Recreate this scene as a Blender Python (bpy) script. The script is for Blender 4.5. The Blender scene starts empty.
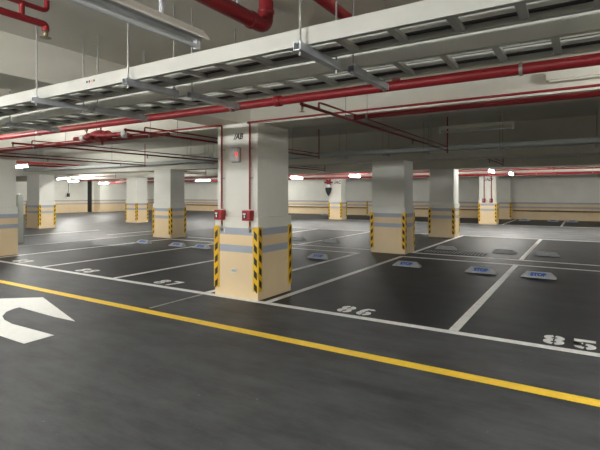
import bpy, math, random
from mathutils import Vector, Matrix
random.seed(4)
C = bpy.context.scene
COL = C.collection
PI = math.pi

# ------------------------------------------------------------------ materials
def mat(name, col, rough=.6, metal=0, noise=0, scale=8, bump=0, emit=None, stretch=(1,1,1), spec=.5, bscale=None, low=None):
    m = bpy.data.materials.new(name); m.use_nodes = True
    nt = m.node_tree; b = nt.nodes['Principled BSDF']
    b.inputs['Base Color'].default_value = (*col, 1)
    b.inputs['Roughness'].default_value = rough
    b.inputs['Metallic'].default_value = metal
    b.inputs['Specular IOR Level'].default_value = spec
    if emit:
        b.inputs['Emission Color'].default_value = (*emit[0], 1); b.inputs['Emission Strength'].default_value = emit[1]
    if noise or bump:
        g = nt.nodes.new('ShaderNodeNewGeometry'); mp = nt.nodes.new('ShaderNodeMapping')
        mp.inputs['Scale'].default_value = stretch
        nt.links.new(g.outputs['Position'], mp.inputs['Vector'])
        n = nt.nodes.new('ShaderNodeTexNoise'); n.inputs['Scale'].default_value = scale; n.inputs['Detail'].default_value = 6
        nt.links.new(mp.outputs['Vector'], n.inputs['Vector'])
        if noise:
            r = nt.nodes.new('ShaderNodeValToRGB')
            lo = low or tuple(c*(1-noise) for c in col); hi = tuple(min(1, c*(1+noise)) for c in col)
            r.color_ramp.elements[0].position = .3; r.color_ramp.elements[1].position = .7
            r.color_ramp.elements[0].color = (*lo, 1); r.color_ramp.elements[1].color = (*hi, 1)
            nt.links.new(n.outputs['Fac'], r.inputs['Fac']); nt.links.new(r.outputs['Color'], b.inputs['Base Color'])
        if bump:
            bp = nt.nodes.new('ShaderNodeBump'); bp.inputs['Strength'].default_value = bump; bp.inputs['Distance'].default_value = .01
            nt.links.new(n.outputs['Fac'], bp.inputs['Height']); nt.links.new(bp.outputs['Normal'], b.inputs['Normal'])
    return m

M = {}
M['white'] = mat('white_wall_paint', (.83,.835,.775), .65, noise=.04, scale=1.5, bump=.05)
M['cream'] = mat('cream_wall_paint', (.84,.67,.43), .6, noise=.04, scale=2)
M['blue'] = mat('blue_grey_stripe_paint', (.41,.45,.53), .6, noise=.04, scale=3)
M['ceiling'] = mat('ceiling_paint', (.66,.645,.575), .8, noise=.06, scale=1.2, bump=.08)
M['beam'] = mat('beam_paint', (.70,.69,.62), .75, noise=.05, scale=1.2, bump=.05)
M['red'] = mat('red_pipe_paint', (.25,.010,.016), .42, noise=.1, scale=6)
M['redbox'] = mat('red_box_paint', (.36,.015,.02), .4)
M['galv'] = mat('galvanised_steel', (.56,.60,.65), .42, metal=.35, noise=.12, scale=14)
M['rod'] = mat('rod_steel', (.36,.36,.34), .45, metal=.7)
M['tray'] = mat('tray_grey_paint', (.47,.48,.45), .55, metal=.1, noise=.05, scale=5)
M['yellow'] = mat('yellow_guard', (.83,.50,.015), .5)
M['black'] = mat('black_rubber', (.015,.015,.017), .6)
M['conc'] = mat('wheel_stop_concrete', (.46,.48,.50), .7, noise=.15, scale=20)
M['stopblue'] = mat('stop_letter_blue', (.03,.12,.50), .5)
M['stoplight'] = mat('stop_plate_pale', (.36,.43,.55), .5)
M['fixture'] = mat('fixture_enamel', (.72,.72,.66), .35)
M['tube_off'] = mat('unlit_tube', (.62,.64,.66), .25)
M['tube_on'] = mat('lit_tube', (1,1,1), .4, emit=((1,.98,.93), 26))
M['tube_far'] = mat('lit_tube_bright', (1,1,1), .4, emit=((1,.98,.93), 80))
M['tube_drive'] = mat('lit_tube_driveway', (1,1,1), .4, emit=((1,.98,.93), 72))
M['plastic'] = mat('white_plastic', (.84,.86,.90), .4)
M['led'] = mat('red_led', (.8,.02,.02), .4, emit=((1,.04,.04), .3))
M['greypipe'] = mat('grey_pipe', (.42,.45,.44), .5)
M['dark'] = mat('dark_void', (.02,.02,.018), .8)
M['brown'] = mat('brown_rail', (.20,.10,.04), .5)
M['ink'] = mat('black_ink', (.03,.03,.03), .7)
M['brass'] = mat('dull_brass', (.30,.27,.18), .35, metal=.8)
M['cab'] = mat('cabinet_grey', (.52,.55,.50), .6)
M['orange'] = mat('orange_label', (.7,.25,.08), .6)

def paint(name, col, worn=.5):
    m = bpy.data.materials.new(name); m.use_nodes = True; nt = m.node_tree; b = nt.nodes['Principled BSDF']
    g = nt.nodes.new('ShaderNodeNewGeometry'); n = nt.nodes.new('ShaderNodeTexNoise')
    n.inputs['Scale'].default_value = 9; n.inputs['Detail'].default_value = 8; n.inputs['Roughness'].default_value = .7
    nt.links.new(g.outputs['Position'], n.inputs['Vector'])
    r = nt.nodes.new('ShaderNodeValToRGB'); r.color_ramp.elements[0].position = .30; r.color_ramp.elements[1].position = .52
    r.color_ramp.elements[0].color = (*[c*worn for c in col], 1); r.color_ramp.elements[1].color = (*col, 1)
    nt.links.new(n.outputs['Fac'], r.inputs['Fac']); nt.links.new(r.outputs['Color'], b.inputs['Base Color'])
    b.inputs['Roughness'].default_value = .5
    return m
M['line'] = paint('white_line_paint', (.88,.89,.87), .8)
M['fadedline'] = paint('faded_line_paint', (.40,.40,.38), .5)
M['lane'] = paint('yellow_line_paint', (.92,.62,.05), .85)
M['arrow'] = paint('arrow_white_paint', (.84,.86,.84), .92)

def floor_mat(name, lo, hi, rlo, rhi):
    m = bpy.data.materials.new(name); m.use_nodes = True; nt = m.node_tree; b = nt.nodes['Principled BSDF']
    L = nt.links.new
    g = nt.nodes.new('ShaderNodeNewGeometry')
    def noise(scale, st, det=6, ro=.6):
        mp = nt.nodes.new('ShaderNodeMapping'); mp.inputs['Scale'].default_value = st
        L(g.outputs['Position'], mp.inputs['Vector'])
        n = nt.nodes.new('ShaderNodeTexNoise'); n.inputs['Scale'].default_value = scale; n.inputs['Detail'].default_value = det
        n.inputs['Roughness'].default_value = ro; L(mp.outputs['Vector'], n.inputs['Vector']); return n
    n1 = noise(2.2, (.55,1,1), 8, .68); n2 = noise(6, (.3,1.3,1), 10, .75); n3 = noise(.35, (1,1,1), 3)
    r1 = nt.nodes.new('ShaderNodeValToRGB')
    r1.color_ramp.elements[0].position = .38; r1.color_ramp.elements[0].color = (*lo,1)
    r1.color_ramp.elements[1].position = .62; r1.color_ramp.elements[1].color = (*hi,1)
    mx = nt.nodes.new('ShaderNodeMix'); mx.data_type = 'FLOAT'; mx.inputs[0].default_value = .5
    L(n1.outputs['Fac'], mx.inputs[2]); L(n2.outputs['Fac'], mx.inputs[3]); L(mx.outputs[0], r1.inputs['Fac'])
    # scattered pale scuff specks
    v = nt.nodes.new('ShaderNodeTexNoise'); v.inputs['Scale'].default_value = 22; v.inputs['Detail'].default_value = 2
    L(g.outputs['Position'], v.inputs['Vector'])
    r2 = nt.nodes.new('ShaderNodeValToRGB'); r2.color_ramp.elements[0].position = .765; r2.color_ramp.elements[1].position = .80
    L(v.outputs['Fac'], r2.inputs['Fac'])
    mc = nt.nodes.new('ShaderNodeMix'); mc.data_type = 'RGBA'; mc.inputs[7].default_value = (.22,.22,.21,1)
    L(r2.outputs['Color'], mc.inputs[0]); L(r1.outputs['Color'], mc.inputs[6]); L(mc.outputs[2], b.inputs['Base Color'])
    rr = nt.nodes.new('ShaderNodeMapRange'); rr.inputs[3].default_value = rlo; rr.inputs[4].default_value = rhi
    L(n2.outputs['Fac'], rr.inputs[0]); L(rr.outputs[0], b.inputs['Roughness'])
    bp = nt.nodes.new('ShaderNodeBump'); bp.inputs['Strength'].default_value = .12; bp.inputs['Distance'].default_value = .01
    L(n2.outputs['Fac'], bp.inputs['Height']); L(bp.outputs['Normal'], b.inputs['Normal'])
    b.inputs['Specular IOR Level'].default_value = .42
    return m
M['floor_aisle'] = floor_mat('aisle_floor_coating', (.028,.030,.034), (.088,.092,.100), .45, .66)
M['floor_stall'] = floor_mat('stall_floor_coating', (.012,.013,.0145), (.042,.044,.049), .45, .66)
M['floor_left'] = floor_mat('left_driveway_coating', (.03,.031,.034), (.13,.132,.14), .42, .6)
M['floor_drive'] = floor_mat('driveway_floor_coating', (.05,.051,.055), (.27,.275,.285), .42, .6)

# ------------------------------------------------------------------ mesh builder
class MB:
    def __init__(s): s.v = []; s.f = []; s.m = []; s.sm = []
    def add(s, vs, fs, mi=0, smooth=False):
        o = len(s.v); s.v += [Vector(p) for p in vs]
        for f in fs: s.f.append([i+o for i in f]); s.m.append(mi); s.sm.append(smooth)
        return s
    def box(s, x0, x1, y0, y1, z0, z1, mi=0):
        vs = [(x,y,z) for z in (z0,z1) for x,y in ((x0,y0),(x1,y0),(x1,y1),(x0,y1))]
        return s.add(vs, [(0,3,2,1),(4,5,6,7),(0,1,5,4),(1,2,6,5),(2,3,7,6),(3,0,4,7)], mi)
    def cyl(s, a, b, r, n=12, mi=0, r2=None, cap=True):
        a = Vector(a); b = Vector(b); d = (b-a).normalized(); r2 = r if r2 is None else r2
        u = d.orthogonal().normalized(); w = d.cross(u)
        vs = []
        for p, q in ((a, r), (b, r2)):
            for i in range(n):
                t = 2*PI*i/n; vs.append(p + (u*math.cos(t)+w*math.sin(t))*q)
        s.add(vs, [(i,(i+1)%n,n+(i+1)%n,n+i) for i in range(n)], mi, True)
        if cap: s.add(vs, [tuple(range(n-1,-1,-1)), tuple(range(n,2*n))], mi)
        return s
    def tube(s, pts, r, n=12, mi=0):
        """a swept pipe through points, bends rounded"""
        P = [Vector(p) for p in pts]; path = [P[0]]
        for i in range(1, len(P)-1):
            a, b, c = P[i-1], P[i], P[i+1]; k = min(r*2.2, (a-b).length*.45, (c-b).length*.45)
            p0 = b+(a-b).normalized()*k; p2 = b+(c-b).normalized()*k
            for j in range(6):
                t = j/5; path.append(p0*(1-t)**2 + b*2*t*(1-t) + p2*t*t)
        path.append(P[-1])
        rings = []; u = None
        for i, p in enumerate(path):
            d = ((path[min(i+1,len(path)-1)]-p).normalized() + (p-path[max(i-1,0)]).normalized()).normalized()
            u = d.orthogonal().normalized() if u is None else (u - d*u.dot(d)).normalized()
            w = d.cross(u)
            rings.append([p+(u*math.cos(2*PI*k/n)+w*math.sin(2*PI*k/n))*r for k in range(n)])
        vs = [q for R in rings for q in R]; fs = []
        for i in range(len(rings)-1):
            for k in range(n): fs.append((i*n+k, i*n+(k+1)%n, (i+1)*n+(k+1)%n, (i+1)*n+k))
        s.add(vs, fs, mi, True)
        s.add(vs, [tuple(range(n-1,-1,-1)), tuple((len(rings)-1)*n+k for k in range(n))], mi)
        return s
    def lathe(s, c, prof, n=14, mi=0, axis='Z'):
        c = Vector(c); vs = []
        for (r, h) in prof:
            for k in range(n):
                t = 2*PI*k/n; a, b = r*math.cos(t), r*math.sin(t)
                vs.append(c + (Vector((a,b,h)) if axis == 'Z' else Vector((h,a,b)) if axis == 'X' else Vector((a,h,b))))
        fs = [(i*n+k, i*n+(k+1)%n, (i+1)*n+(k+1)%n, (i+1)*n+k) for i in range(len(prof)-1) for k in range(n)]
        fs += [tuple(range(n-1,-1,-1)), tuple((len(prof)-1)*n+k for k in range(n))]
        return s.add(vs, fs, mi, True)
    def prism(s, poly, z0, z1, mi=0):
        n = len(poly); vs = [(x,y,z0) for x,y in poly]+[(x,y,z1) for x,y in poly]
        fs = [(i,(i+1)%n,n+(i+1)%n,n+i) for i in range(n)]+[tuple(range(n-1,-1,-1)), tuple(range(n,2*n))]
        return s.add(vs, fs, mi)
    def profile_x(s, prof, x0, x1, mi=0):   # closed (y,z) profile swept along X
        n = len(prof); vs = [(x0,y,z) for y,z in prof]+[(x1,y,z) for y,z in prof]
        return s.add(vs, [(i,(i+1)%n,n+(i+1)%n,n+i) for i in range(n)]+[tuple(range(n-1,-1,-1)), tuple(range(n,2*n))], mi)
    def profile_y(s, prof, y0, y1, mi=0):   # closed (x,z) profile swept along Y
        n = len(prof); vs = [(x,y0,z) for x,z in prof]+[(x,y1,z) for x,z in prof]
        return s.add(vs, [(i,n+i,n+(i+1)%n,(i+1)%n) for i in range(n)]+[tuple(range(n)), tuple(range(2*n-1,n-1,-1))], mi)
    def build(s, name, mats, parent=None, bevel=0):
        if not isinstance(mats, (list, tuple)): mats = [mats]
        if parent is None:
            xs = [v.x for v in s.v]; ys = [v.y for v in s.v]; zs = [v.z for v in s.v]
            org = Vector(((min(xs)+max(xs))/2, (min(ys)+max(ys))/2, min(zs)))
        else: org = world(parent)
        me = bpy.data.meshes.new(name); me.from_pydata([tuple(v-org) for v in s.v], [], s.f)
        for m in mats: me.materials.append(M[m] if isinstance(m, str) else m)
        for p, mi, sm in zip(me.polygons, s.m, s.sm): p.material_index = mi; p.use_smooth = sm
        me.update()
        import bmesh
        bm = bmesh.new(); bm.from_mesh(me); bmesh.ops.recalc_face_normals(bm, faces=bm.faces); bm.to_mesh(me); bm.free()
        o = bpy.data.objects.new(name, me); COL.objects.link(o)
        if parent is None: o.location = org
        else: o.parent = parent
        if bevel:
            b = o.modifiers.new('bevel', 'BEVEL'); b.width = bevel; b.segments = 2; b.limit_method = 'ANGLE'
        return o
def world(o):
    v = Vector((0,0,0))
    while o: v = v + o.location; o = o.parent
    return v
def tag(o, label=None, cat=None, group=None, kind=None):
    if label: o['label'] = label
    if cat: o['category'] = cat
    if group: o['group'] = group
    if kind: o['kind'] = kind
    return o
def thing(name, loc, label, cat, group=None):
    o = bpy.data.objects.new(name, None); COL.objects.link(o); o.location = loc; o.empty_display_size = .1
    return tag(o, label, cat, group)
def struct(mb, name, mats, label=None, cat=None, bevel=0):
    return tag(mb.build(name, mats, bevel=bevel), label, cat, kind='structure')
def text_mb(txt, size, thick, fn, shear=0, off=0.0, spacing=1.0):
    cu = bpy.data.curves.new('t', 'FONT'); cu.body = txt; cu.size = size; cu.extrude = thick/2; cu.align_x = 'CENTER'; cu.align_y = 'CENTER'
    cu.shear = shear; cu.offset = off; cu.resolution_u = 3; cu.space_character = spacing
    o = bpy.data.objects.new('t', cu); COL.objects.link(o); dg = bpy.context.evaluated_depsgraph_get(); dg.update()
    me = bpy.data.meshes.new_from_object(o.evaluated_get(dg))
    mb = MB(); mb.add([fn(v.co) for v in me.vertices], [tuple(p.vertices) for p in me.polygons])
    bpy.data.objects.remove(o); bpy.data.curves.remove(cu); bpy.data.meshes.remove(me)
    return mb

# ------------------------------------------------------------------ levels
ZC1, ZC2, SOF = 2.875, 3.10, 2.52
Z2 = 2.34                       # soffit of the beams over the inner column rows
X0, X1, Y0, Y1 = -35.0, 9.0, -7.0, 29.8

# ------------------------------------------------------------------ shell
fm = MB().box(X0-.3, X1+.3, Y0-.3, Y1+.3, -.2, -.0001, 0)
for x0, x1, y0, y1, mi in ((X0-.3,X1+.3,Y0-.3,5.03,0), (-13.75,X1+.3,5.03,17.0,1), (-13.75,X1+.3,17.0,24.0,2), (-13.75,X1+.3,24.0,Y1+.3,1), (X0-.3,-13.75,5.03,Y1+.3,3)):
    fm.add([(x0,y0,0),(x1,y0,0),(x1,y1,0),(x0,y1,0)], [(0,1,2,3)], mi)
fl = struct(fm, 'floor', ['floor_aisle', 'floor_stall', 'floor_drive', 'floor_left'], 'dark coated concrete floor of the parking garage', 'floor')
struct(MB().box(X0-.3, X1+.3, Y0-.3, 5.4, ZC1, 3.4), 'ceiling', 'ceiling', 'lower painted ceiling slab over the near aisle', 'ceiling')
struct(MB().box(X0-.3, X1+.3, 5.4, Y1+.3, ZC2, 3.4), 'ceiling', 'ceiling', 'painted ceiling slab over the stalls and far driveway', 'ceiling')
def band_wall(name, plane, a, b, c, sgn, label, holes=()):
    """wall with cream dado and two grey stripes; plane 'x' or 'y'"""
    zs = [0, .66, .76, .91, 1.01, 3.4]; ms = [1, 2, 1, 2, 0]
    mb = MB(); th = .3*sgn
    segs = [(a, b)]
    for h0, h1 in holes:
        segs = [s for s0, s1 in segs for s in ((s0, min(s1, h0)), (max(s0, h1), s1)) if s[1] > s[0]]
    for s0, s1 in segs:
        for i, mi in enumerate(ms):
            lo, hi = min(c, c+th), max(c, c+th)
            if plane == 'y': mb.box(s0, s1, lo, hi, zs[i], zs[i+1], mi)
            else: mb.box(lo, hi, s0, s1, zs[i], zs[i+1], mi)
    return struct(mb, name, ['white', 'cream', 'blue'], label, 'wall')
band_wall('wall_back', 'y', X0, X1, Y1, 1, 'far back wall, white above cream with two grey stripes')
band_wall('wall_left', 'x', Y0, Y1, X0, -1, 'left end wall, white above cream with grey stripes', holes=((22.7, 23.1),))
band_wall('wall_right', 'x', Y0, Y1, X1, 1, 'right end wall outside the view')
band_wall('wall_front', 'y', X0, X1, Y0, -1, 'wall behind the camera')
# dark door in the left wall and the pale pier beside it
struct(MB().box(X0-.28, X0-.02, 22.7, 23.1, 0, 2.4).box(X0-.28, X0-.02, 22.7, 23.1, 2.4, 3.4), 'door_1', 'dark', 'tall dark doorway in the left end wall', 'door')
struct(MB().box(X0, X0+.8, 23.3, Y1, 0, .66, 1).box(X0, X0+.8, 23.3, Y1, .66, .76, 2).box(X0, X0+.8, 23.3, Y1, .76, .91, 1)
       .box(X0, X0+.8, 23.3, Y1, .91, 1.01, 2).box(X0, X0+.8, 23.3, Y1, 1.01, ZC2, 0), 'wall_pier', ['white', 'cream', 'blue'], 'projecting wall section right of the dark doorway', 'wall')

def beam_x(y0, y1, z0, z1, label): struct(MB().box(X0, X1, y0, y1, z0, z1), 'ceiling_beam', 'beam', label, 'beam')
beam_x(5.3, 5.86, SOF, ZC2+.05, 'wide ceiling beam over the nearest column row')
beam_x(11.0, 11.65, Z2, ZC2+.05, 'ceiling beam over the second column row')
beam_x(15.95, 16.6, 2.36, ZC2+.05, 'ceiling beam over the third column row')
beam_x(24.3, 24.9, 2.40, ZC2+.05, 'ceiling beam over the fourth column row')
for xr, l in ((4.1, 'outside the right of the view'), (-4.17, 'above the nearest striped column'), (-12.2, 'above the leftmost near column')):
    struct(MB().box(xr-.6, xr, Y0, 5.3, SOF, ZC1+.05), 'ceiling_beam', 'beam', 'aisle ceiling beam '+l, 'beam')

# ------------------------------------------------------------------ floor markings (children of the floor)
def mark(mb, name, m, label=None):
    o = mb.build(name, m, fl)
    if label: o['label'] = label
    return o
T = .004
def lx(x0, x1, y, w=.1, m='line', label=None, name='parking_line', z=T): mark(MB().box(x0, x1, y-w/2, y+w/2, 0.0, z), name, m, label)
def ly(x, y0, y1, w=.1, m='line', label=None, name='parking_line', z=T): mark(MB().box(x-w/2, x+w/2, y0, y1, 0.0, z), name, m, label)
lx(-34, 8.5, 3.895, .12, 'lane', 'yellow lane edge line along the aisle', 'lane_line', .0045)
lx(-13.9, 8.5, 5.06, .10, 'line', 'white front line of the nearest stalls', z=.0045)
for x in (-11.72, -9.45, -7.1, -4.86, -3.72, -1.22, 1.3, 3.7): ly(x, 5.13, 10.56, .1)
ly(-13.72, 5.13, 11.6, .09, 'fadedline'); ly(-4.84, 4.02, 5.03, .035, 'fadedline')
ly(-17.1, 8.0, 11.6, .11); ly(-14.85, 10.4, 12.6, .09)
for xa, xb in ((-11.72, -4.81), (-3.77, 8.5)):
    lx(xa, xb, 10.56, .09, 'line', z=.0045); lx(xa, xb, 11.38, .09, 'line', z=.0045)
for x in (-9.7, -7.2, -3.72, -1.22, 1.3): ly(x, 11.46, 16.97, .1)
lx(-12, -4.8, 17.02, .1, z=.0045); lx(-3.75, 8.5, 17.02, .1, z=.0045)
lx(-12, 8.5, 24.0, .12, z=.0045)
for x in (-9.7, -6.6, -3.4, -.9, 1.6): ly(x, 24.06, 29.2, .1)
# big white direction arrow (left turn head) in the aisle
pts = [(-5.09,3.14),(-6.66,3.62),(-7.05,3.28),(-7.5,2.9),(-6.92,2.98),(-6.85,2.75),(-6.6,2.55),(-6.2,2.43),(-5.7,2.40),(-4.76,2.40),
       (-4.77,2.71),(-5.6,2.69),(-5.86,2.73),(-6.06,2.80),(-6.24,2.93),(-6.32,3.06),(-6.34,3.14),(-5.48,3.12)]
mark(MB().prism(pts, 0.0, T), 'direction_arrow', 'arrow', 'big white curved turn arrow painted on the aisle')

# stencilled stall numbers: arc strips with a stencil gap
def arc(mb, cx, cy, rx, ry, a0, a1, w, n=8):
    for i in range(n):
        t0 = math.radians(a0+(a1-a0)*i/n); t1 = math.radians(a0+(a1-a0)*(i+1)/n)
        q = [(cx+(rx)*math.cos(t0), cy+(ry)*math.sin(t0)), (cx+(rx)*math.cos(t1), cy+(ry)*math.sin(t1)),
             (cx+(rx-w)*math.cos(t1), cy+(ry-w*.8)*math.sin(t1)), (cx+(rx-w)*math.cos(t0), cy+(ry-w*.8)*math.sin(t0))]
        mb.prism(q, 0.0, T)
def bar(mb, x0, x1, y0, y1): mb.box(x0, x1, y0, y1, 0.0, T)
def digit(mb, ch, x, y, w=.19, h=.32, k=.066):
    cx = x+w/2; rx = w/2; g = 10
    if ch in '89':
        for a0, a1 in ((-90+g, 90-g), (90+g, 270-g)): arc(mb, cx, y+h*.73, rx, h*.27, a0, a1, k)
        if ch == '8':
            for a0, a1 in ((-90+g, 90-g), (90+g, 270-g)): arc(mb, cx, y+h*.28, rx, h*.28, a0, a1, k)
        else:
            bar(mb, x+w-k, x+w, y+h*.2, y+h*.6); arc(mb, cx, y+h*.24, rx, h*.24, -160, -10, k)
    if ch == '6':
        for a0, a1 in ((-90+g, 90-g), (90+g, 270-g)): arc(mb, cx, y+h*.28, rx, h*.28, a0, a1, k)
        arc(mb, cx+.01, y+h*.5, rx, h*.5, 95, 182, k); arc(mb, cx, y+h*.72, rx, h*.28, 25, 78, k)
    if ch == '5':
        bar(mb, x, x+w, y+h-k*1.1, y+h); bar(mb, x, x+k, y+h*.5, y+h-k*1.05); bar(mb, x, x+w*.42, y+h*.5, y+h*.5+k*.8)
        arc(mb, cx, y+h*.28, rx, h*.30, -90+g, 82, k); arc(mb, cx, y+h*.28, rx, h*.28, 190, 270-g, k)
    if ch == '7':
        bar(mb, x, x+w, y+h-k*.9, y+h); mb.prism([(x+w*.35,y),(x+w*.35+k,y),(x+w,y+h-k*1.1),(x+w-k,y+h-k*1.1)], 0.0, T)
def number(txt, xc, y, label=None):
    mb = MB(); w, gap = .19, .08; x = xc-(len(txt)*w+(len(txt)-1)*gap)/2
    for ch in txt: digit(mb, ch, x, y, w); x += w+gap
    mark(mb, 'stall_number', 'line', label)
number('86', -2.49, 5.19, 'white stall number 86'); number('85', -.13, 5.19, 'white stall number 85')
number('87', -5.98, 5.19, 'white stall number 87'); number('88', -8.25, 5.19, 'white stall number 88'); number('89', -10.65, 5.19, 'white stall number 89')

# ------------------------------------------------------------------ wheel stops
def wheel_stop(x, y, label, back=False, w=.57):
    """low trapezoid block; the lettered slope faces -y (or +y when back)"""
    t = thing('wheel_stop', (x, y, 0), label, 'wheel stop', 'grey wheel stops at the stall ends')
    s = -1 if not back else 1
    d, h = .16, .095
    y0, y1 = (y+s*d/2), (y-s*d/2)
    vs = [(x-w/2,y0,0.0),(x+w/2,y0,0.0),(x+w/2,y1,0.0),(x-w/2,y1,0.0),
          (x-w/2,y0,.012),(x+w/2,y0,.012),(x+w/2,y1,.012),(x-w/2,y1,.012),
          (x-w/2+.09,y0-s*.09,h),(x+w/2-.09,y0-s*.09,h),(x+w/2-.09,y1+s*.01,h),(x-w/2+.09,y1+s*.01,h)]
    fs = [(0,1,2,3)]+[(i,(i+1)%4,4+(i+1)%4,4+i) for i in range(4)]+[(4+i,4+(i+1)%4,8+(i+1)%4,8+i) for i in range(4)]+[(8,9,10,11)]
    MB().add(vs, fs).build('block', 'conc', t)
    # plate and letters lie on the slope
    n = Vector((0, s*(h-.012), .09)).normalized(); up = Vector((0,-s*.09,h-.012)).normalized(); rt = Vector((1,0,0)) if s < 0 else Vector((-1,0,0))
    cc = Vector((x, (y0+y0-s*.09)/2, (h+.012)/2))
    def on(px, py, pz): return cc + rt*px + up*py + n*pz
    a, b = .17, .040
    q = [(-a,-b),(a,-b),(a*.9,b),(-a*.9,b)]
    MB().add([on(px,py,z) for z in (-.001,.0025) for px,py in q], [(0,1,2,3),(7,6,5,4)]+[(i,(i+1)%4,4+(i+1)%4,4+i) for i in range(4)]).build('plate', 'stoplight', t)
    text_mb('STOP', .090, .004, lambda c: on(c.x*1.15, c.y, c.z+.0035), off=.006).build('lettering', 'stopblue', t)['label'] = 'blue letters STOP'
    return t
for x, l in ((-3.13, 'left half of stall 86'), (-1.67, 'right half of stall 86'), (-.70, 'left half of stall 85')):
    wheel_stop(x, 9.2, 'grey wheel stop lettered STOP in the '+l)
for x, l in ((-5.26, 'just right of the nearest column'), (-9.0, 'closest on the left of the nearest column'), (-9.95, 'middle one of three left of the nearest column'), (-11.42, 'farthest left of the three')):
    wheel_stop(x, 9.25, 'grey wheel stop lettered STOP '+l)
for x, l in ((-3.17, 'just beyond the drain grate'), (-1.72, 'just left of the long dividing line'), (-.77, 'right of the long dividing line'), (-6.72, 'nearer one right of nearest column'), (-7.95, 'partly hidden by nearest column')):
    wheel_stop(x, 12.55, 'dark wheel stop seen from behind, '+l, back=True)
for x, l in ((-2.85, 'left of three at right'), (-1.45, 'middle of three at right'), (-.55, 'rightmost'),
             (-15.6, 'leftmost beside the nearest column'), (-14.2, 'second beside the nearest column'), (-10.6, 'right of the far middle column')):
    wheel_stop(x, 28.3, 'grey wheel stop against the far back wall, '+l)

# drain grate in the floor between the stall rows
t = thing('drain_grate', (-2.8, 11.9, 0), 'grey slatted drain grate in the floor behind stall 86', 'grate')
MB().box(-3.55,-2.05,11.65,12.15,0.0,.006).build('frame', 'dark', t)
mb = MB()
for i in range(18): mb.box(-3.52+i*.082, -3.52+i*.082+.022, 11.68, 12.12, .006, .010)
mb.build('grating', 'conc', t)

# ------------------------------------------------------------------ columns
def guard(mb, cx, cy, sx, sy, z0, z1, ph=0):
    """L-shaped corner guard, yellow with slanted black patches on both sides"""
    w, th = .086, .012; X = cx+sx*th; Y = cy+sy*th
    mb.box(min(cx-sx*w, X), max(cx-sx*w, X), min(cy, Y), max(cy, Y), z0, z1, 0)
    mb.box(min(cx, X), max(cx, X), min(cy-sy*w, cy), max(cy-sy*w, cy), z0, z1, 0)
    n = 5; st = (z1-z0)/n
    for i in range(n):
        for side in (0, 1):
            zb = z0 + st*(i+.18); zt = zb + st*.54; sl = .05*(1 if side else -1)
            a, b = (.010, .064)
            if side == 0: P = [(cx-sx*a, Y+sy*.002), (cx-sx*b, Y+sy*.002)]; Q = [(cx-sx*a, Y-sy*.004), (cx-sx*b, Y-sy*.004)]
            else: P = [(X+sx*.002, cy-sy*a), (X+sx*.002, cy-sy*b)]; Q = [(X-sx*.004, cy-sy*a), (X-sx*.004, cy-sy*b)]
            vs = [(P[0][0],P[0][1],zb+sl),(P[1][0],P[1][1],zb),(P[1][0],P[1][1],zt),(P[0][0],P[0][1],zt+sl),
                  (Q[0][0],Q[0][1],zb+sl),(Q[1][0],Q[1][1],zb),(Q[1][0],Q[1][1],zt),(Q[0][0],Q[0][1],zt+sl)]
            mb.add(vs, [(0,1,2,3),(7,6,5,4)]+[(k,(k+1)%4,4+(k+1)%4,4+k) for k in range(4)], 1)
def column(xr, yf, label, top=3.0, w=.84, dep=.74, corners=((-1,-1),(1,-1),(1,1),(-1,1)), chamfer=True):
    x0, x1, y0, y1 = xr-w, xr, yf, yf+dep
    t = thing('concrete_column', ((x0+x1)/2, (y0+y1)/2, 0), label, 'column', 'striped concrete columns')
    i = .025
    MB().box(x0+i, x1-i, y0+i, y1-i, 1.17, top).build('shaft', 'white', t, bevel=.012)
    mb = MB(); zs = [0,.66,.76,.91,1.01,1.17]
    for k, mi in enumerate([1,2,1,2,0]):
        q = [(x0,y0),(x1,y0),(x1,y1),(x0,y1)]
        vs = [(a,b,z) for z in (zs[k],zs[k+1]) for a,b in q]
        mb.add(vs, [(j,(j+1)%4,4+(j+1)%4,4+j) for j in range(4)], mi)
    mb.add([(a,b,1.17) for a,b in q], [(0,1,2,3)], 0); mb.add([(a,b,0.0) for a,b in q], [(3,2,1,0)], 1)
    mb.build('painted_base', ['white','cream','blue'], t)
    for sx, sy in corners:
        g = MB(); guard(g, x1 if sx > 0 else x0, y1 if sy > 0 else y0, sx, sy, .12, 1.03)
        g.build('corner_guard', ['yellow','black'], t)['label'] = 'yellow and black striped corner guard'
    return t
c1 = column(-3.88, 5.10, 'nearest striped concrete column with two red call boxes', SOF+.01, .805, .84)
column(-3.78, 10.98, 'middle striped column behind stall 86, second from nearest', Z2+.01, .92, .72)
column(-3.76, 15.95, 'striped column just right of the middle one, shaded front', 2.37, .88)
column(-11.93, 10.78, 'striped column left of the nearest one, midway down the garage', Z2+.01, .88, .70)
column(-19.8, 15.6, 'smaller far striped column, second left of the nearest one', 2.37, .88)
column(-19.98, 10.7, 'striped column at far left behind the slim grey cabinet', Z2+.01, 1.08, .72)
column(-11.95, 5.10, 'column cut off by the left edge of the picture', SOF+.01, .84, .78, corners=((-1,-1),(1,-1)))
c8 = column(-3.69, 24.3, 'brightly lit far right column with two thin red drop pipes', 2.41, .85, .66)
c9 = column(-12.08, 23.9, 'brightly lit far column in the middle with red fitting on it', 2.41, .84, .7)
# columns half sunk into the back wall
for xr, l in ((-3.68, 'right of the brightly lit far right column'), (-12.0, 'right of the brightly lit far middle column'), (-20.2, 'left of the nearest column, in the lit gap')):
    column(xr, 29.45, 'column half sunk in the back wall, '+l, 3.1, .9, .34, corners=((1,-1),(-1,-1)))

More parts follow.
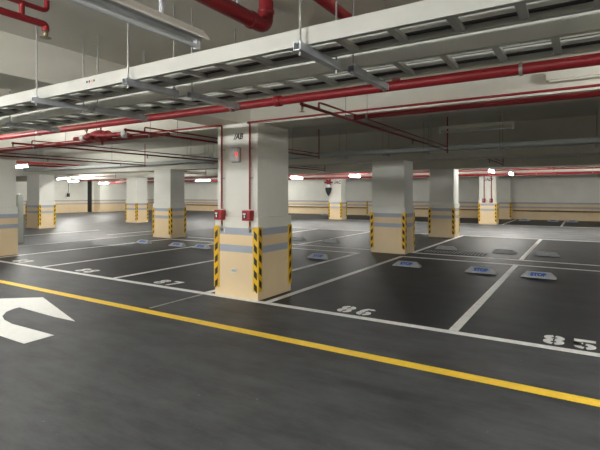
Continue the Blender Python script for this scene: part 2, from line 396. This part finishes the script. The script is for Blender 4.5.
# ------------------------------------------------------------------ fittings of the nearest column
yf = 5.10
def drop_pipe(x, y, ztop, zbot, label, r=.014, back=None):
    t = thing('fire_drop_pipe', (x, y-.03, zbot), label, 'pipe', 'thin red fire pipes running down a column')
    MB().tube([(x, y-.03, ztop), (x, y-.03, zbot)], r).build('pipe', 'red', t)
    for z in (zbot+.45, ztop-.35):
        MB().box(x-.03, x+.03, y-.014, y+.024, z-.012, z+.012).build('clamp', 'galv', t)
    return t
def call_box(x, y, z, label, h=.145, w=.14):
    t = thing('fire_call_box', (x, y-.03, z-h/2), label, 'call box', 'red boxes on the thin fire pipes')
    MB().box(x-w/2, x+w/2, y-.11, y-.008, z-h/2, z+h/2).build('housing', 'redbox', t, bevel=.006)
    MB().box(x-w*.36, x+w*.12, y-.115, y-.108, z-h*.28, z+h*.3).build('cover_plate', 'dark', t)
    mb = MB().box(x-w*.32, x+w*.02, y-.118, y-.114, z+h*.08, z+h*.24).box(x-w*.2, x-w*.06, y-.118, y-.114, z-h*.22, z+h*.02)
    mb.build('marking', 'plastic', t)
    return t
for x, l in ((-4.545, 'left'), (-4.02, 'right')):
    yy = yf+.02
    t = drop_pipe(x, yy, SOF-.02, 1.28, 'red fire pipe down the %s side of the nearest column face' % l)
    call_box(x-.01, yy, 1.195, 'small red call box at the bottom of the %s pipe on the nearest column' % l)
    v = thing('fire_test_valve', (x, yy-.03, .93), 'small metal valve on a red stub below the %s red call box' % l, 'valve', 'small valves under the call boxes')
    MB().cyl((x,yy-.03,1.11),(x,yy-.03,1.02),.012).build('pipe_stub', 'red', v)
    MB().lathe((x,yy-.03,1.03), [(.012,-.08),(.018,-.06),(.018,.0),(.012,.02)]).build('body', 'brass', v)
    MB().cyl((x+.045,yy-.012,.93), (x+.045,yy-.012,1.11), .014).build('drain_tube', 'plastic', v)
    MB().box(x-.004, x+.05, yy-.035, yy-.01, 1.00, 1.02).build('link', 'galv', v)
# white wall lamp/alarm with a red light, and the painted column number above it
t = thing('emergency_light', (-4.24, yf, 2.02), 'white wall unit with a glowing red light high on the nearest column', 'alarm light')
MB().box(-4.35,-4.22,yf-.07,yf+.025,1.97,2.16).build('housing', 'plastic', t, bevel=.015)
MB().box(-4.365,-4.205,yf+.005,yf+.025,1.955,2.175).build('back_plate', 'rod', t)
MB().lathe((-4.225,yf-.06,2.07), [(.010,-.03),(.016,0),(.010,.03)]).build('indicator', 'led', t)['label'] = 'glowing red indicator'
mb = MB().tube([(-4.29,yf+.018,2.15),(-4.29,yf+.018,2.2),(-4.4,yf+.018,2.2),(-4.50,yf+.018,2.16)], .006); mb.build('cable', 'plastic', t)
o = text_mb('/AB', .115, .004, lambda c: Vector((-4.26+c.x*.95, yf+.0245-c.z, 2.33+c.y)), shear=.25, off=.004).build('column_number', 'ink', c1)
o['label'] = 'black stencilled bay letters'
MB().box(-4.36,-4.27,yf-.012,yf,.36,.42).build('socket_plate', 'plastic', c1)['label'] = 'small white outlet plate'
MB().box(-4.352,-4.278,yf-.014,yf-.011,.372,.408).build('socket_rim', 'cab', c1)
# far column fittings
for x, l in ((-4.27, 'left'), (-3.93, 'right')):
    drop_pipe(x, 24.32, 2.40, 1.25, 'thin red pipe on the %s of the bright far right column' % l, .02)
    call_box(x, 24.32, 1.17, 'tiny red box at the foot of the %s pipe on the bright far right column' % l, .2, .14)
text_mb('/AD', .22, .004, lambda c: Vector((-4.08+c.x, 24.3235-c.z, 2.22+c.y)), shear=.25, off=.004).build('column_number', 'ink', c8)
text_mb('/AC', .26, .004, lambda c: Vector((-12.35+c.x, 23.9235-c.z, 2.18+c.y)), shear=.25, off=.006).build('column_number', 'ink', c9)
t = thing('fire_bell_fitting', (-12.8, 23.66, 1.38), 'red fitting with white middle and dark pointed bottom on the far middle column', 'fitting')
mb = MB()
for k in range(6):
    a = k*PI/3; mb.tube([(-12.8,23.66,2.18),(-12.8+.26*math.cos(a),23.66,2.18+.2*math.sin(a))], .05, 8)
mb.lathe((-12.8,23.66,2.18), [(.12,-.08),(.14,0),(.12,.08)], axis='Y').build('wheel', 'red', t)
MB().lathe((-12.8,23.66,1.86), [(.10,0),(.15,.08),(.13,.22)]).build('body', 'plastic', t)
MB().lathe((-12.8,23.66,1.38), [(.02,0),(.14,.22),(.2,.44),(.16,.5)]).build('cone', 'black', t)
MB().box(-12.84,-12.76,23.66,23.925,1.95,2.05).build('bracket', 'galv', t)

# slim grey cabinet behind the left column
t = thing('utility_cabinet', (-14.71, 7.3, 0), 'slim pale grey cabinet standing behind the left edge column', 'cabinet')
MB().box(-14.80,-14.62,7.22,7.36,0,1.5).build('body', 'cab', t, bevel=.01)
MB().box(-14.79,-14.63,7.208,7.221,.06,1.44).build('door', 'cab', t, bevel=.004)
MB().box(-14.655,-14.64,7.195,7.209,.75,.85).build('handle', 'galv', t)

# ------------------------------------------------------------------ hanging rods helper
def rod(mb, x, y, z0, z1, r=.006): mb.cyl((x,y,z0),(x,y,z1), r, 8)

# ------------------------------------------------------------------ cable trays over the aisle
def cable_tray(y0, y1, z, label, xa=-9.5, xb=1.5, step=.27, off=0):
    t = thing('cable_tray', ((xa+xb)/2, (y0+y1)/2, z), label, 'cable tray', 'ladder cable trays over the aisle')
    h = .088
    for y, s in ((y0, 1), (y1, -1)):   # C-section side rails, lips inward
        prof = [(y,z),(y+s*.028,z),(y+s*.028,z+.004),(y+s*.004,z+.004),(y+s*.004,z+h-.004),(y+s*.028,z+h-.004),(y+s*.028,z+h),(y,z+h)]
        MB().profile_x(prof, xa, xb).build('side_rail', 'tray', t)
    x = xa+.1+off
    while x < xb:
        MB().profile_y([(x-.018,z+.006),(x+.018,z+.006),(x+.018,z+.03),(x+.014,z+.03),(x+.014,z+.01),(x-.014,z+.01),(x-.014,z+.03),(x-.018,z+.03)], y0+.004, y1-.004).build('rung', 'tray', t)
        x += step
    return t
ZT = 2.25
ct = cable_tray(1.955, 2.215, ZT, 'nearer grey ladder cable tray crossing the ceiling')
for k in range(4): MB().cyl((-3.02+k*.028,1.9545,ZT+.052),(-3.02+k*.028,1.9535,ZT+.052),.009,8).build('bolt_hole', 'orange' if k == 2 else 'dark', ct)
cable_tray(2.475, 2.845, ZT, 'farther grey ladder cable tray just behind the first', off=.1)
for y, l in ((2.195, 'nearer'), (2.825, 'farther')):  # thin black tubes stand in for the shaded strip along each far rail
    z = ZT+.03+.0095
    o = MB().tube([(-9.4,y,z),(-6,y-.004,z),(-3,y,z),(1.4,y-.004,z)], .009, 8).build('shade_strip', 'black', None)
    tag(o, 'black strip standing in for shade in the %s cable tray' % l, 'cable')

def trapeze(x, y0, y1, z, ztop, label, group, w=.041, rods=True):
    t = thing('strut_hanger', (x, (y0+y1)/2, z-w), label, 'hanger', group)
    # C channel, slot upward
    a = w/2; k = .0035
    prof = [(x-a,z-w),(x+a,z-w),(x+a,z),(x+a-.01,z),(x+a-.01,z-k),(x+a-k,z-k),(x+a-k,z-w+k),(x-a+k,z-w+k),(x-a+k,z-k),(x-a+.01,z-k),(x-a+.01,z),(x-a,z)]
    MB().profile_y(prof, y0, y1).build('channel', 'galv', t)
    for y in (y0+.03, y1-.03):
        m = MB(); rod(m, x, y, z-w-.02, ztop); m.build('threaded_rod', 'rod', t)
        MB().lathe((x,y,z), [(.014,0),(.014,.012)], 6).build('nut', 'galv', t)
g = 'steel hangers under the cable trays'
for x, l in ((-5.15, 'farthest left'), (-3.62, 'left of the middle'), (-2.52, 'middle'), (-1.20, 'nearest, rightmost')):
    trapeze(x, 1.89, 2.34, ZT, ZC1, 'galvanised hanger under the nearer cable tray, '+l, g)
for x, l in ((-5.1, 'farthest left'), (-3.60, 'left of the middle'), (-2.46, 'middle'), (-1.15, 'nearest, rightmost')):
    trapeze(x, 2.40, 2.95, ZT, ZC1, 'galvanised hanger under the farther cable tray, '+l, g)

# grey tray with hangers in front of the second beam
t = thing('cable_trunking', (-5, 10.2, 2.45), 'long grey cable trunking running in front of the second ceiling beam', 'trunking')
MB().profile_x([(10.05,2.45),(10.35,2.45),(10.35,2.55),(10.345,2.55),(10.345,2.455),(10.055,2.455),(10.055,2.55),(10.05,2.55)], -20, 4).build('channel', 'greypipe', t)
MB().box(-20, 4, 10.06, 10.34, 2.55, 2.556).build('lid', 'greypipe', t)
for x in (-9.6, -7.4, -5.1, -3.98, -3.02, -1.46, .2, 1.9):
    trapeze(x, 9.98, 10.42, 2.45, ZC2, 'thin hanger under the grey trunking '+{-9.6:'far left',-7.4:'left',-5.1:'beside the nearest column',-3.98:'left over the middle column',-3.02:'right of the middle column',-1.46:'below the unlit lamp end',.2:'at the right edge',1.9:'out past the right edge'}[x], 'hangers under the grey trunking')

# ------------------------------------------------------------------ red pipes
def pipe_run(name, pts, r, label, group=None, hangers=(), couplings=(), htop=None, ring=True):
    o = thing(name, pts[0], label, 'pipe', group)
    MB().tube(pts, r, 14).build('pipe', 'red', o)
    for (x,y,z) in hangers:
        m = MB(); m.cyl((x,y,z+r),(x,y,htop), .005, 8); m.build('hanger_rod', 'rod', o)
        ax = 'X' if abs(pts[0][0]-pts[-1][0]) > abs(pts[0][1]-pts[-1][1]) else 'Y'
        MB().lathe((x,y,z), [(r+.008,-.012),(r+.008,.012)], 14, axis=ax).build('clamp', 'rod', o)
    for (x,y,z) in couplings:
        ax = 'X' if abs(pts[0][0]-pts[-1][0]) > abs(pts[0][1]-pts[-1][1]) else 'Y'
        MB().lathe((x,y,z), [(r+.003,-.04),(r+.012,-.035),(r+.012,.035),(r+.003,.04)], 14, axis=ax).build('coupling', 'red', o)
    return o
def sprinkler(o, x, y, z):
    """pendent head under a pipe: stub, body, deflector"""
    MB().cyl((x,y,z+.02),(x,y,z-.03), .013).build('stub', 'red', o)
    h = MB().lathe((x,y,z-.07), [(.008,0),(.008,.012),(.014,.018),(.014,.042)], 10).build('sprinkler_head', 'brass', o)
    MB().lathe((x,y,z-.078), [(.026,0),(.03,.003),(.01,.009)], 12).build('deflector', 'brass', h)
G = 'red sprinkler pipes under the ceiling'
# large main parallel to the trays, in front of the column
pipe_run('sprinkler_main_pipe', [(-13, 3.75, 2.43), (2, 3.75, 2.43)], .042, 'thickest red pipe running just behind the cable trays', G,
         [(-10.2,3.75,2.43),(-7,3.75,2.43),(-3.2,3.75,2.43),(-.4,3.75,2.43)], [(-8.5,3.75,2.43),(-2.6,3.75,2.43)], ZC1)
# thin pipe feeding the drops on the column
pipe_run('fire_branch_pipe', [(2.2, 5.03, 2.505), (-4.02, 5.03, 2.505), (-4.02, 5.09, 2.505), (-4.02,5.09,2.49)], .013, 'thin red pipe leading right from the nearest column top', G, (), (), SOF)
pipe_run('fire_branch_pipe', [(-13, 5.03, 2.505), (-4.545, 5.03, 2.505), (-4.545, 5.09, 2.505), (-4.545,5.09,2.49)], .013, 'thin red pipe leading left from the nearest column top', G, (), (), SOF)
# thicker cross main under the first beam
pipe_run('cross_main_pipe', [(-2.42, 5.15, 2.45), (2.2, 5.15, 2.45)], .029, 'red pipe under the near beam at the right, behind the thin one', G, [(-2.25,5.15,2.45),(.3,5.15,2.45)], (), ZC1)
pipe_run('cross_main_pipe', [(-5.57, 5.0, 2.45), (-13, 5.0, 2.45)], .029, 'red pipe under the near beam at the left of the column', G, [(-6.0,5.0,2.45),(-9.5,5.0,2.45)], (), ZC1)
# branch pairs running away from the camera
def branch(x, ya, yb, label, z=2.42, heads=(), rl=.017, ru=.011, top=ZC2, dz=.075, end_riser=True):
    o = thing('sprinkler_branch_pipe', (x, ya, z), label, 'pipe', 'paired red branch pipes running away under the ceiling')
    MB().tube([(x,ya,z),(x,yb,z)], rl).build('lower_pipe', 'red', o)
    MB().tube([(x+.005,ya+.35,z-.0),(x+.005,ya+.35,z+dz),(x+.005,yb,z+dz)], ru).build('upper_pipe', 'red', o)
    if end_riser: MB().tube([(x,yb,z-.05),(x,yb,top)], .014).build('riser', 'red', o)
    for y in (ya+1.0, yb-1.2):
        if 5.2 < y < 5.9: y = 6.3
        MB().cyl((x,y,z+.015),(x,y,ZC1 if y < 5.4 else ZC2),.005,8).build('hanger_rod', 'rod', o)
    for y in heads: sprinkler(o, x, y, z)
    sprinkler(o, x, ya+.02, z)
    return o
branch(-2.40, 3.86, 9.6, 'pair of red pipes slanting right of the nearest column', 2.40, (7.35,))
branch(-5.57, 4.18, 9.8, 'pair of red pipes disappearing behind the nearest column', 2.42, (7.2,))
branch(-8.75, 4.2, 9.8, 'second pair of red pipes left of the nearest column', 2.42, (7.2,))
branch(-11.9, 4.5, 9.7, 'pair of red pipes at far left ending before the trunking', 2.42, (6.6, 8.8))
branch(-2.15, 11.7, 15.4, 'short pair of red pipes near the far lit lamps', 2.42, (13,))
branch(-8.6, 11.7, 15.6, 'short pair of red pipes seen beside the nearest column', 2.42)
branch(-14.9, 11.7, 15.6, 'short pair of red pipes left of the midway column', 2.42, (13.2,))
branch(-21.5, 11.7, 15.6, 'short pair of red pipes at far left', 2.42)
# far cross pipes
for y, z, r, l in ((17.3, 2.42, .045, 'dark red far pipe, nearest of the far ones'), (20.0, 2.47, .03, 'red far pipe over the bright driveway'), (22.6, 2.40, .05, 'red far pipe just before the lit far columns'), (18.4, 2.5, .02, 'thin red far pipe over the driveway')):
    pipe_run('cross_main_pipe', [(-33, y, z), (4, y, z)], r, l, 'far red pipes over the second driveway',
             [(x,y,z) for x in (-26,-21.5,-17,-13,-8.5,-5.4,-1.8,.3)], [(x,y,z) for x in (-23,-15.5,-7.5,-1.0)], ZC2)
# slanting left pipes beyond the left column
for x, z, l in ((-16.5, 2.60, 'right one'), (-18.3, 2.62, 'left one')):
    pipe_run('driveway_pipe', [(x, 3, z), (x, 26, z)], .03, 'red pipe running away over the left driveway, '+l, 'red pipes over the left driveway', [(x,y,z) for y in (9,15,21)], (), ZC2)

# alarm valve set on the left cross main
t = thing('alarm_valve', (-7.1, 4.84, 2.36), 'bulky red alarm valve with gauges between red pipes at upper left', 'valve')
zc = 2.50; yc = 4.84; xa = -7.1
MB().lathe((xa,yc,zc), [(.035,-.75),(.035,-.36),(.075,-.35),(.075,-.31),(.055,-.30),(.06,-.25),(.085,-.19),(.105,-.08),(.108,.02),(.085,.12),(.06,.18),(.085,.19),(.085,.23),(.055,.24),(.055,.27),(.04,.31),(.035,.5)], 16, axis='X').build('body', 'red', t)
MB().tube([(xa+.45,yc,zc),(xa+.62,yc,zc),(xa+.75,yc+.06,2.46)], .035).build('outlet', 'red', t)
MB().lathe((xa-.5,yc,zc), [(.05,-.05),(.055,-.04),(.055,.04),(.05,.05)], 14, axis='X').build('coupling', 'galv', t)
MB().lathe((xa+.65,yc,zc-.02), [(.05,-.05),(.055,-.04),(.055,.04),(.05,.05)], 14).build('coupling', 'galv', t)
MB().cyl((xa+.02,yc,zc+.08),(xa+.02,yc,zc+.16),.012).lathe((xa+.02,yc,zc+.16),[(.02,0),(.028,.02),(.02,.04)],10).build('bonnet', 'red', t)
MB().cyl((xa-.05,yc-.03,zc-.02),(xa-.05,yc-.17,zc-.04),.035,12).lathe((xa-.05,yc-.17,zc-.04),[(.045,-.012),(.05,0),(.045,.012)],14,axis='Y').build('clapper_cover', 'red', t)
MB().cyl((xa+.06,yc,zc-.09),(xa+.06,yc,zc-.16),.022,12).build('drain_port', 'red', t)
MB().tube([(xa-.2,yc-.05,zc),(xa-.2,yc-.12,zc+.02),(xa-.2,yc-.12,zc+.09)], .01).build('gauge_pipe', 'brass', t)
MB().lathe((xa-.2,yc-.13,zc+.11), [(.035,-.01),(.04,0),(.035,.015)], 14, axis='Y').build('gauge', 'brass', t)
MB().tube([(xa+.1,yc-.08,zc-.03),(xa+.1,yc-.13,zc-.03),(xa+.22,yc-.13,zc-.10)], .014).build('trim_pipe', 'red', t)
MB().tube([(xa-.1,yc,zc+.05),(xa-.1,yc,ZC1)], .006, 8).build('hanger_rod', 'rod', t)

# aisle ceiling pipes near the camera
o = thing('sprinkler_feed_pipe', (-1.93, 2.63, 2.69), 'bright red pipe at top centre ending in an elbow turning up', 'pipe', G)
MB().tube([(-1.93,.4,2.69),(-1.93,2.63,2.69),(-1.93,2.63,ZC1)], .052, 18).build('pipe', 'red', o)
MB().lathe((-1.93,2.46,2.69), [(.053,-.02),(.059,-.015),(.059,.015),(.053,.02)], 18, axis='Y').build('elbow_collar', 'red', o)
MB().lathe((-1.93,2.63,2.80), [(.053,-.015),(.059,-.01),(.059,.01),(.053,.015)], 18).build('elbow_collar', 'red', o)
MB().cyl((-1.93,2.32,2.73),(-1.93,2.32,2.80),.012).cyl((-1.93,2.32,2.80),(-1.93,2.32,ZC1),.006).build('hanger_rod', 'galv', o)
MB().lathe((-1.93,2.32,2.80), [(.02,0),(.028,.01),(.02,.03)], 10).build('nut', 'galv', o)
o = thing('sprinkler_feed_pipe', (-1.37, 1.2, 2.70), 'dark red pipe at top right of centre going behind the trays', 'pipe', G)
MB().tube([(-1.37,.5,2.70),(-1.37,3.1,2.70)], .036, 16).build('pipe', 'red', o)
MB().tube([(-1.37,3.08,2.70),(-1.37,3.75,2.70),(-1.37,3.75,2.45)], .036, 16).build('elbow', 'red', o)
MB().cyl((-1.37,1.9,2.73),(-1.37,1.9,ZC1),.006).build('hanger_rod','rod',o)
o = thing('sprinkler_branch_pipe', (-3.22, 1.8, 2.67), 'pair of red pipes with a sprinkler in the top left corner', 'pipe', 'paired red branch pipes running away under the ceiling')
MB().tube([(-3.24,.4,2.70),(-3.24,1.78,2.70),(-3.24,1.78,2.655)], .024, 14).build('lower_pipe', 'red', o)
MB().tube([(-3.24,.4,2.80),(-3.24,1.79,2.80),(-3.24,1.79,ZC1)], .017, 14).build('upper_pipe', 'red', o)
MB().tube([(-3.24,1.62,2.70),(-3.24,1.62,2.80)], .018, 12).build('connector', 'red', o)
MB().cyl((-3.24,1.3,2.81),(-3.24,1.3,ZC1),.005,8).build('hanger_rod', 'rod', o)
MB().lathe((-3.24,1.78,2.615), [(.011,0),(.018,.01),(.018,.045)], 12).build('sprinkler_head', 'brass', o)
MB().lathe((-3.24,1.78,2.605), [(.036,0),(.04,.003),(.014,.012)], 14).build('deflector', 'brass', o)

# ------------------------------------------------------------------ light fixtures
def batten(x, y, z, L, axis, label, lit, group, top, wide=.20, reflector=False, watts=0, rods=True, rr=.006):
    t = thing('light_fixture', (x, y, z), label, 'lamp', group)
    def sweep(prof, a, b):  # profile across the fixture, swept along it
        m = MB()
        if axis == 'Y': return m.profile_y([(x+p, z+q) for p, q in prof], y+a, y+b)
        return m.profile_x([(y+p, z+q) for p, q in prof], x+a, x+b)
    h = L/2
    if reflector:
        w = wide/2
        prof = [(-w,-.0),(-w+.006,-.0),(-.035,.05),(.035,.05),(w-.006,0),(w,0),(w,.014),(.045,.075),(-.045,.075),(-w,.014)]
        sweep(prof, -h, h).build('reflector', 'fixture', t)
        sweep([(-.032,.045),(.032,.045),(.03,.012),(-.03,.012)], -h, h).build('ballast_cover', 'tube_off', t)
    else:
        prof = [(-.024,.03),(.024,.03),(.024,.075),(-.024,.075)]
        sweep(prof, -h, h).build('housing', 'fixture', t, bevel=.006)
    tz = z-.02
    a = (x, y-h+.03, tz-.005) if axis == 'Y' else (x-h+.03, y, tz-.005)
    b = (x, y+h-.03, tz-.005) if axis == 'Y' else (x+h-.03, y, tz-.005)
    MB().cyl(a, b, .016 if not lit else .02, 12).build('tube', {1:'tube_on',2:'tube_far',3:'tube_drive'}[lit] if lit else 'tube_off', t)
    for e in (-1, 1):
        m = MB(); c = e*(h-.015)
        if axis == 'Y': m.box(x-.018, x+.018, y+c-.014, y+c+.014, z-.045, z+.04)
        else: m.box(x+c-.014, x+c+.014, y-.018, y+.018, z-.045, z+.04)
        m.build('lamp_holder', 'plastic', t)
    if rods:
        for e in (-.36, .36):
            m = MB(); px, py = (x, y+e*L) if axis == 'Y' else (x+e*L, y)
            m.cyl((px,py,z+.07),(px,py,top), rr, 10); m.build('hanger_rod', 'galv', t)
    return t
GU = 'unlit ceiling lamps'; GL = 'lit ceiling lamps'
batten(-2.17, 1.10, 2.50, 2.2, 'Y', 'large unlit lamp with reflector at top left', False, GU, ZC1, reflector=True, rr=.016)
batten(-1.50, 7.75, 2.56, 1.15, 'X', 'unlit lamp hanging right of centre behind the near beam', False, GU, ZC2)
batten(-9.3, 9.4, 2.56, 1.15, 'X', 'unlit lamp hanging left of the nearest column', False, GU, ZC2)
batten(-.75, 13.7, 2.50, 1.25, 'X', 'unlit lamp hanging before the third beam at right', False, GU, ZC2)
t = thing('light_fixture', (.45, 5.24, 2.62), 'unlit boxy lamp mounted on the near beam at the right edge', 'lamp', GU)
MB().box(-.33, 1.2, 5.18, 5.30, 2.64, 2.73).build('housing', 'beam', t, bevel=.005)
MB().box(-.30, 1.17, 5.20, 5.28, 2.622, 2.641).build('diffuser', 'beam', t)
lit = [(-2.62,20.9,2.36,'Y','bright lamp right of the far right column'), (-2.95,18.2,2.36,'Y','bright lamp above the far right column'),
       (-9.3,19.8,2.36,'Y','bright lamp right of the far middle column'), (-12.9,20.3,2.36,'Y','dimmer lamp left of the far middle column'),
       (-20.2,20.9,2.36,'X','bright lamp left of the nearest column'), (-14.9,7.35,2.36,'X','very bright lamp beside the left edge column'),
       (-24.6,14.5,2.36,'X','bright lamp right of the left striped column'), (-28.5,17.5,2.36,'X','smaller bright lamp low beside the left striped column'),
       (-26.5,8.6,2.36,'X','lamp in the gap left of the left striped column'), (-31.5,21.8,2.36,'X','bright far lamp near the left end wall'),
       (-17.4,12.2,2.75,'X','lamp lighting the ceiling at left'), (-21.5,25.8,2.4,'X','far lamp by the back wall at left'),
       (2.6,20.6,2.36,'X','added driveway fill lamp just past the right edge')]  # last lamp is added out of view to brighten the driveway floor
for x, y, z, ax, l in lit:
    top = ZC2 if y > 5.4 else ZC1
    batten(x, y, z, 1.2, ax, l, 3 if y > 18 and x > -21 else 2, GL, top)
# lamps of the aisle the camera stands in (above and beside the camera, outside the frame); left-column and right-hand ones added as fill
for x, y, m, l in ((.5,-.4,1,'lit aisle lamp above the camera'), (-2.9,-.9,2,'lit aisle lamp left of the camera'), (-6.9,.2,2,'lit aisle lamp farther left of the camera'), (-8.6,3.0,1,'added aisle fill lamp near the left edge column'), (-11,0.5,2,'lit aisle lamp far left of the camera'), (2.4,3.2,2,'added aisle fill lamp right of the view')):
    batten(x, y, 2.50, 1.2, 'X', l, m, GL, ZC1)

# brown bumper rail along the back wall, drop pipes and switches
t = thing('bumper_rail', (-10, 29.7, .48), 'brown rail along the cream lower part of the back wall', 'rail')
for a, b in ((-33.8,-21.2),(-20.1,-13.0),(-11.9,-4.7),(-3.6,4.0)):
    MB().tube([(a,29.68,.52),(b,29.68,.52)], .035, 10).build('bar', 'brown', t)
mb = MB()
for x in (-30,-27,-24,-18.5,-16,-14.2,-10,-7.5,-5.5,-2.2,0,2): mb.box(x-.03,x+.03,29.66,29.8,.48,.56)
mb.build('brackets', 'brown', t)
t = thing('hanging_switch', (-34.8, 21.1, 1.25), 'small dark pull switch hanging by a cord at the left end wall', 'switch')
MB().tube([(-34.75,20.9,ZC2),(-34.75,20.9,1.55)], .02, 8).build('cord', 'dark', t)
MB().box(-34.83,-34.67,20.82,20.98,1.28,1.56).build('grip', 'dark', t, bevel=.02)

# ------------------------------------------------------------------ world, camera, output
w = bpy.data.worlds.new('world'); C.world = w; w.use_nodes = True
w.node_tree.nodes['Background'].inputs[0].default_value = (.9,.95,1,1); w.node_tree.nodes['Background'].inputs[1].default_value = .02
cam = bpy.data.cameras.new('camera'); co = bpy.data.objects.new('camera', cam); COL.objects.link(co)
co.location = (0,0,1.5); co.rotation_euler = (PI/2, 0, math.radians(32))
cam.sensor_width = 36; cam.lens = 36*455/600; cam.shift_y = -31/600; cam.clip_end = 200
C.camera = co
C.view_settings.view_transform = 'Standard'; C.view_settings.look = 'None'; C.view_settings.gamma = 1; C.view_settings.exposure = 2.85
C.cycles.max_bounces = 8; C.cycles.diffuse_bounces = 5; C.cycles.use_denoising = True
